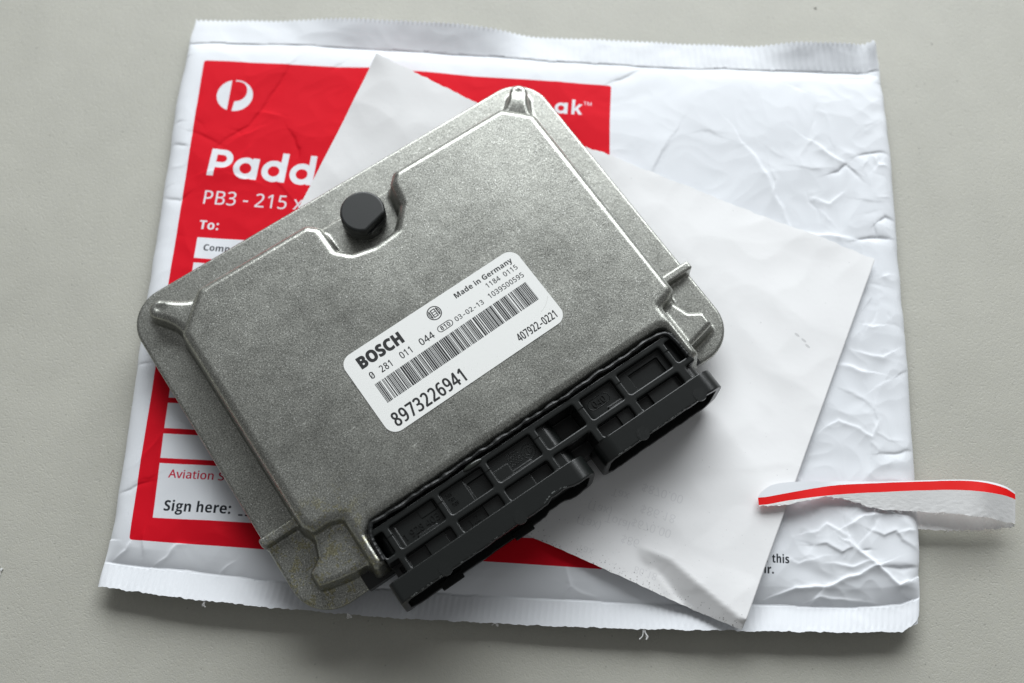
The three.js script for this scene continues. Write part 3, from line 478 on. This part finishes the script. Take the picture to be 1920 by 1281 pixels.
{ // barcode label
  const w = 72.4, h = 32.5, S = 20, [c, g] = canvas(w * S, h * S);
  g.fillStyle = '#f3f4f1'; g.fillRect(0, 0, w * S, h * S); g.setTransform(S, 0, 0, S, 0, 0);
  const INK = '#17191a';
  const text = (s, x, y, cap, width, font = 'sans-serif', weight = '', shear = 0) => { g.save(); g.translate(x, y); g.font = `${weight} 100px ${font}`; const k = width / g.measureText(s).width; g.transform(k, 0, -shear * k, cap / 72, 0, 0); g.fillStyle = g.strokeStyle = INK; g.lineWidth = font === 'monospace' ? 3.2 : s === 'BOSCH' ? 7 : 1.5; g.lineJoin = 'round'; g.fillText(s, 0, 0); g.strokeText(s, 0, 0); g.restore(); };
  text('BOSCH', 4.5, 7.0, 4.2, 18.0, 'sans-serif', 'bold');
  text('0', 5.4, 12.0, 2.5, 1.9, 'monospace'); text('281', 9.5, 12.0, 2.5, 5.2, 'monospace'); text('011', 17.7, 11.9, 2.5, 5.2, 'monospace'); text('044', 25.7, 11.8, 2.5, 6, 'monospace');
  for (const [x, y] of [[6.35, 10.8]]) { g.strokeStyle = INK; g.lineWidth = 0.22; g.beginPath(); g.moveTo(x - 0.7, y + 1); g.lineTo(x + 0.7, y - 1); g.stroke(); }
  // armature in a ring
  g.strokeStyle = INK; g.lineWidth = 0.36; g.beginPath(); g.arc(36.1, 4.4, 2.45, 0, 7); g.stroke(); g.lineWidth = 0.26;
  g.beginPath(); g.arc(36.1, 4.4, 1.95, -0.72, 0.72); g.stroke(); g.beginPath(); g.arc(36.1, 4.4, 1.95, Math.PI - 0.72, Math.PI + 0.72); g.stroke();
  g.lineWidth = 0.34; g.strokeRect(35.35, 3.0, 1.5, 2.8); g.beginPath(); g.moveTo(35.3, 4.0); g.lineTo(36.9, 4.0); g.moveTo(35.3, 4.9); g.lineTo(36.9, 4.9); g.stroke(); g.fillStyle = INK; g.fillRect(34.5, 2.9, 0.42, 3); g.fillRect(37.3, 2.9, 0.42, 3);
  g.fillStyle = '#f3f4f1'; g.fillRect(35.5, 4.1, 1.2, 0.7);
  g.lineWidth = 0.28; g.beginPath(); g.arc(34.7, 10.5, 1.15, Math.PI / 2, Math.PI * 1.5); g.lineTo(38.2, 9.35); g.arc(38.2, 10.5, 1.15, -Math.PI / 2, Math.PI / 2); g.closePath(); g.stroke();
  text('810', 34.5, 11.25, 1.5, 4.0, 'monospace', 'bold');
  text('03-02-13', 40.4, 11.5, 1.75, 12, 'monospace'); text('1039S00595', 54.6, 11.3, 1.9, 15, 'monospace'); text('1184 0115', 56.2, 7.6, 1.85, 13.4, 'monospace');
  text('Made in Germany', 45.1, 4.4, 1.95, 24.3, 'sans-serif', 'bold');
  // bars
  const r = rng(281); let x = 5.3; g.fillStyle = INK;
  while (x < 68.3) { const u = 0.2, b = u * (1 + Math.floor(r() * 2.4)) + 0.03, s = u * (1 + Math.floor(r() * r() * 2.6)) - 0.03; g.fillRect(x, 14.0 - (x - 5) * 0.012, Math.min(b, 68.4 - x), 8.0); x += b + s; }
  text('8973226941', 3.0, 31.0 - 0.2, 4.9, 29.5, 'monospace'); g.save(); text('8973226941', 3.15, 30.8, 4.9, 29.5, 'monospace'); g.restore();
  text('407922-0221', 53.8, 30.2, 2.9, 16.5, 'monospace'); text('407922-0221', 53.9, 30.2, 2.9, 16.5, 'monospace');
  { const q = rng(90); for (let k = 0; k < 160; k++) { const gl = 90 + 60 * q(); g.fillStyle = `rgba(${gl},${gl},${gl - 12},${0.1 + 0.25 * q()})`; g.beginPath(); g.ellipse(w * q(), h * q(), 0.05 + 0.14 * q() * q(), 0.04 + 0.08 * q(), 3 * q(), 0, 7); g.fill(); } g.strokeStyle = 'rgba(120,120,112,.35)'; g.lineWidth = 0.1; g.beginPath(); g.moveTo(66, 25.5); g.quadraticCurveTo(69, 25, 71.6, 22); g.stroke(); }
  const rd = 4.2 * MM, sh = new THREE.Shape(), x1 = w * MM, y1 = h * MM;
  sh.moveTo(rd, 0); sh.lineTo(x1 - rd, 0); sh.absarc(x1 - rd, rd, rd, -Math.PI / 2, 0); sh.lineTo(x1, y1 - rd); sh.absarc(x1 - rd, y1 - rd, rd, 0, Math.PI / 2); sh.lineTo(rd, y1); sh.absarc(rd, y1 - rd, rd, Math.PI / 2, Math.PI); sh.lineTo(0, rd); sh.absarc(rd, rd, rd, Math.PI, Math.PI * 1.5);
  const geo = new THREE.ExtrudeGeometry(sh, { depth: 0.00012, bevelEnabled: false, curveSegments: 10 });
  const p = geo.attributes.position, uv = geo.attributes.uv; for (let k = 0; k < p.count; k++) uv.setXY(k, p.getX(k) / x1, p.getY(k) / y1);
  geo.translate(-x1 / 2, -y1 / 2, 0); geo.rotateX(-Math.PI / 2); geo.rotateY(1.25 * Math.PI / 180); geo.translate(0.0896, (LIFT + 14.1) * MM, 0.0814);
  const l = obj('barcode_label', geo, new THREE.MeshStandardMaterial({ map: canvasTex(c), roughness: 0.5 }), ecu); l.userData.label = 'white rounded label with black barcode and serial numbers';
}
const conn = new THREE.Group(); conn.name = 'connector'; put(conn, ecu); conn.userData.label = 'black plastic plug connector with two shrouds and moulded pockets';
{
  const row1 = [[31, 34.3], [36.8, 53.6], [56, 72.2], [74.7, 91.6], [94.3, 109.5], [112.3, 125.3], [127.8, 145.6], [148, 151.3]];
  const row2 = [[26, 34.2], [36.3, 53.3], [56.2, 72], [74.5, 91.5], [94, 109], [111.9, 125], [128.2, 145.5], [149, 154]];
  const pits = [[131.5, 143.6, 124.7, 131, 8.9], [65.6, 72.2, 124.9, 131, 9.1], [36.3, 43.5, 133, 138, 8.9], [50.8, 53.3, 133, 138, 9.2], [56.2, 65.8, 133, 138, 9.2], [84.6, 91.5, 133, 138, 9.1], [112, 120, 133, 138, 9.1], [128.2, 133.2, 133, 138, 8.8], [143.6, 145.5, 133, 138, 9.2]];
  const lumps = [[56, 65, 122.5, 131.2, 10.8], [74.7, 80.4, 126.8, 131.2, 11.5], [80.4, 87.6, 129.9, 131.2, 11.3], [43.2, 50.4, 130.2, 131.2, 11.5], [94, 97.0, 122, 131.2, 11.1], [94, 97.2, 133, 138.4, 11.1], [47.2, 53.2, 122.6, 126.2, 10.62], [119.2, 125.2, 130, 131.2, 11.3], [35.6, 38.4, 122, 131.2, 10.6]];
  const box = (u, y, u0, u1, y0, y1, r) => sdBox2(u, y, u0, u1, y0, y1, r);
  const col = (u, v) => {
    const far = sdBox2(u, v, 20, 159, 119.5, 149.5); if (far > 1) return () => far;
    const dFr = sdBox2(u, v, 30.4, 153.2, 120.6, 138.4, 2.4);
    let dP = 1e9; for (const [a, b] of row1) dP = Math.min(dP, sdBox2(u, v, a, b, 122.8, 131.0, 0.7));
    for (const [a, b] of row2) dP = Math.min(dP, sdBox2(u, v, a, b, 133.6, a === 94 ? 141 : 138, 0.7));
    const pit = pits.map(p => [sdBox2(u, v, p[0], p[1], p[2], p[3], 0.3), p[4]]).filter(p => p[0] < 1.5);
    const lump = lumps.map(p => [sdBox2(u, v, p[0], p[1], p[2], p[3], 0.3), p[4]]).filter(p => p[0] < 1.5);
    const vEnd = 145.7 + 0.12 * vnoise(u / 2.3, 0.5, 131) - (u > 83 && u < 95 ? 1.0 * sstep(83, 86, u) * sstep(95, 91, u) : 0);
    const brk = Math.min(sdBox2(u, v, 20.8, 31, 128.6, 134.2, 0.5), sdBox2(u, v, 152, 158.4, 128.4, 133.4, 0.5));
    return y => {
      const inP = Math.min(box(u, y, 30.8, 101, -9, 10.4, 5.5), box(u, y, 110.2, 153, -9, 10.4, 4));
      const outP = Math.min(box(u, y, 27, 60, -9.6, 13, 1.8), box(u, y, 40, 103, -9.6, 13, 6.5), box(u, y, 107.2, 156.2, -9.6, 13, 6.2));
      let inner = Math.max(inP, v - 139, 121 - v);
      for (const [d, fl] of pit) inner = Math.max(inner, -Math.max(d, fl - y));
      for (const [d, tp] of lump) inner = Math.min(inner, Math.max(capTop(d, y, tp, 0.15), 5 - y));
      let fr = capTop(dFr, y, v < 125.6 ? 13 : 12.72, 0.3); fr = smax(fr, -dP, 0.75); fr = Math.max(fr, 1 - y);
      const web = Math.max(sdBox2(u, v, 96, 114, 121, 138), y - 1.5, -9 - y);
      let out = Math.max(capTop(v - vEnd, outP, 0, 0.45), 138.2 - v);
      const key = Math.max(Math.min(sdBox2(u, y, 41, 49.4, -9.6, -2, 1), sdBox2(u, y, 70.5, 78, -9.6, -2, 1)), v - 147.6 - 0.25 * (y + 5), 144 - v);
      const cav = Math.max(Math.min(box(u, y, 32.5, 98.5, -7, 6.6, 3), box(u, y, 112, 151.4, -7, 6.6, 3)), 134 - v);
      out = Math.max(out, -Math.max(Math.min(box(u, y, 29.2, 100.6, -7.6, 10.8, 4), box(u, y, 109.6, 153.8, -7.6, 10.8, 4)), 142 - v));
      const slot = Math.max(sdBox2(u, v, 25, 34.2, 133, 138), 5 - y);
      let f = Math.min(inner, fr, web, out, key, Math.max(brk, y - 1.2, -3.2 - y));
      f = Math.max(f, -cav, -slot);
      return f;
    };
  };
  obj('plug_housing', raise(surfaceNets(col, [20, -10.4, 119.8], [159, 14.2, 150.0], 0.27)), M.plastic, conn);
  // round marks of the mould on the shrouds
  for (const u of [44.7, 73.5, 123, 146.9]) { const g = new THREE.CylinderGeometry(2.3 * MM, 2.35 * MM, 0.9 * MM, 28); g.translate(u * MM, (LIFT + 12.68) * MM, 144.2 * MM); obj('mould_mark', g, M.plastic, conn); }
  const font = await new FontLoader().loadAsync('fonts/droid/droid_sans_regular.typeface.json');
  const emboss = (s, u, v, size, y, squash = 1) => { const g = new TextGeometry(s, { font, size: size * MM, depth: 0.38 * MM, curveSegments: 3, bevelEnabled: false }); g.scale(squash, 1, 1); g.rotateX(-Math.PI / 2); g.translate(u * MM, (LIFT + y) * MM, v * MM); obj('raised_lettering', g, M.plastic, conn); };
  emboss('1 928 403', 38.9, 129.4, 2.45, 10.4, 0.93);
  ['705', '701', '703'].forEach((s, k) => emboss(s, 57.4 + k * 0.25, 125.2 + k * 1.75, 1.05, 10.8));
  emboss('1.2', 59, 137.0, 2.2, 9.2); emboss('040', 115.4, 127.7, 2.4, 10.4, 0.95);
  const ring = (pts, r, y) => obj('raised_line', new THREE.TubeGeometry(new THREE.CatmullRomCurve3(pts.map(p => new THREE.Vector3(p[0] * MM, (LIFT + y) * MM, p[1] * MM)), true), 60, r * MM, 5, true), M.plastic, conn);
  const circ = (u, v, r, n = 16) => Array.from({ length: n }, (_, k) => [u + r * Math.cos(k / n * 6.2832), v + r * Math.sin(k / n * 6.2832)]);
  ring([...Array.from({ length: 9 }, (_, k) => [115.6 - 1.75 * Math.sin(k / 8 * Math.PI), 126.5 - 1.75 * Math.cos(k / 8 * Math.PI)]), ...Array.from({ length: 9 }, (_, k) => [120.4 + 1.75 * Math.sin(k / 8 * Math.PI), 126.5 + 1.75 * Math.cos(k / 8 * Math.PI)])], 0.13, 10.45);
  ring(circ(88.6, 127.2, 2.4), 0.13, 10.45); ring(circ(88.6, 127.2, 1.3), 0.12, 10.45);
  const dots = []; for (let a = 0; a < 4; a++) for (let b = 0; b < 4; b++) { const g = new THREE.TorusGeometry(0.36 * MM, 0.1 * MM, 5, 10); g.rotateX(Math.PI / 2); g.translate((81.6 + a * 1.15) * MM, (LIFT + 10.45) * MM, (124.6 + b * 1.25) * MM); dots.push(g); }
  obj('raised_dots', mergeGeometries(dots), M.plastic, conn);
  // scuffed and burred edges of the shrouds
  const scuff = new THREE.MeshStandardMaterial({ color: 0x6d706e, roughness: 0.7 }), rs = rng(61);
  for (const [u0, u1, v0, w] of [[82.5, 92, 144.7, 0.16], [31, 43, 145.5, 0.07], [49, 58, 145.4, 0.06], [112, 121, 145.5, 0.07], [126, 143, 145.4, 0.06], [60, 70, 145.3, 0.05]]) {
    const gs = []; for (let u = u0; u < u1; u += 0.5 + 1.2 * rs()) { if (rs() < 0.25) continue; const e = u + 0.3 + 1.1 * rs(); const dip = u0 === 82.5 ? 1.0 * Math.sin(Math.PI * (u - u0) / (u1 - u0)) : 0; gs.push(new THREE.TubeGeometry(new THREE.CatmullRomCurve3([0, 0.5, 1].map(f => new THREE.Vector3((u + (e - u) * f) * MM, (LIFT + 12.92) * MM, (v0 - dip + 0.3 * (rs() - 0.5)) * MM))), 4, w * (0.6 + 0.8 * rs()) * MM, 4)); }
    obj('scuffed_edge', mergeGeometries(gs), scuff, conn);
  }
  const arrow = boxG(88.4, 88.8, LIFT + 10.4, LIFT + 10.6, 126.2, 128.2); obj('raised_line', arrow, M.plastic, conn);
}
{ // sealant squeezed out along the joint between lid and connector
  const r = rng(33), gs = [];
  const path = [[29.9, 13.2, 131], [30.1, 13.3, 126], [30.6, 13.5, 122.4]]; for (let u = 33; u < 149; u += 2.2) path.push([u, 13.45 + 0.25 * vnoise(u / 5, 0.3, 141), 119.2 + 0.45 * vnoise(u / 6, 0.7, 142) + 0.25 * vnoise(u / 2.1, 0.7, 143)]);
  path.push([150.6, 13.4, 120.6], [151.6, 13.3, 124], [152, 13.1, 131]);
  const cv = new THREE.CatmullRomCurve3(path.map(p => new THREE.Vector3(p[0] * MM, p[1] * MM, p[2] * MM)));
  const g = new THREE.TubeGeometry(cv, 700, 0.75 * MM, 8), p = g.attributes.position, n = g.attributes.normal;
  for (let k = 0; k < p.count; k++) { const x = p.getX(k) * 1000, z = p.getZ(k) * 1000, q = 0.2 * vnoise(x / 2.6, z * 1.2, 144) + 0.06 * vnoise(x / 0.9, z * 2, 145) + (x > 60 && x < 110 ? 0.3 * vnoise(x / 2.6, 0.5, 146) : 0); p.setXYZ(k, p.getX(k) + n.getX(k) * q * MM, p.getY(k) + (n.getY(k) * q * 0.6) * MM, p.getZ(k) + n.getZ(k) * q * MM); }
  g.computeVertexNormals(); const sb = obj('sealant_bead', raise(g), M.seal, ecu); sb.userData.label = 'uneven black sealant along the joint';
  const blob = new THREE.SphereGeometry(1, 24, 14); blob.scale(3.6 * MM, 0.7 * MM, 0.9 * MM); blob.translate(70.5 * MM, (LIFT + 13.2) * MM, 121.2 * MM); obj('sealant_blob', blob, new THREE.MeshStandardMaterial({ color: 0x30332f, roughness: 0.12 }), sb);
}

// ---------------------------------------------------------------- lint on the table
{
  const r = rng(77), gs = []; const c = [-176.4, 84.2];
  for (let k = 0; k < 5; k++) { const pts = []; let a = r() * 6.28, x = c[0], z = c[1]; for (let i = 0; i < 6; i++) { pts.push(new THREE.Vector3(x * MM, (0.25 + 0.3 * r()) * MM, z * MM)); a += (r() - 0.5) * 2.4; x += Math.cos(a) * 0.7; z += Math.sin(a) * 0.7; } gs.push(new THREE.TubeGeometry(new THREE.CatmullRomCurve3(pts), 20, 0.13 * MM, 5)); }
  const l = obj('lint', mergeGeometries(gs), M.torn); tag(l, 'tiny white curl of lint at the left edge of the table', 'lint');
}
{ // crumbs and specks of dust strewn over the table
  const r = rng(123), gs = [];
  const spots = [[118.5, -129.5, 0.55], [128, -150, 0.3]]; for (let k = 0; k < 70; k++) { const x = -215 + 430 * r(), z = -165 + 310 * r(); if (x > -146 && x < 156 && z > -146 && z < 112) continue; spots.push([x, z, 0.08 + 0.16 * r() * r()]); }
  for (const [x, z, q] of spots) { const g = new THREE.IcosahedronGeometry(q * MM, 1); g.scale(1 + r(), 0.6, 0.7 + 0.6 * r()); g.rotateY(r() * 3); g.translate(x * MM, q * 0.5 * MM, z * MM); gs.push(g); }
  const d = obj('dust', mergeGeometries(gs), new THREE.MeshStandardMaterial({ color: 0x57544e, roughness: 0.9 }));
  tag(d, 'fine dark specks of dust on the bare table', 'dust', { kind: 'stuff' });
}
renderer.render(scene, camera);
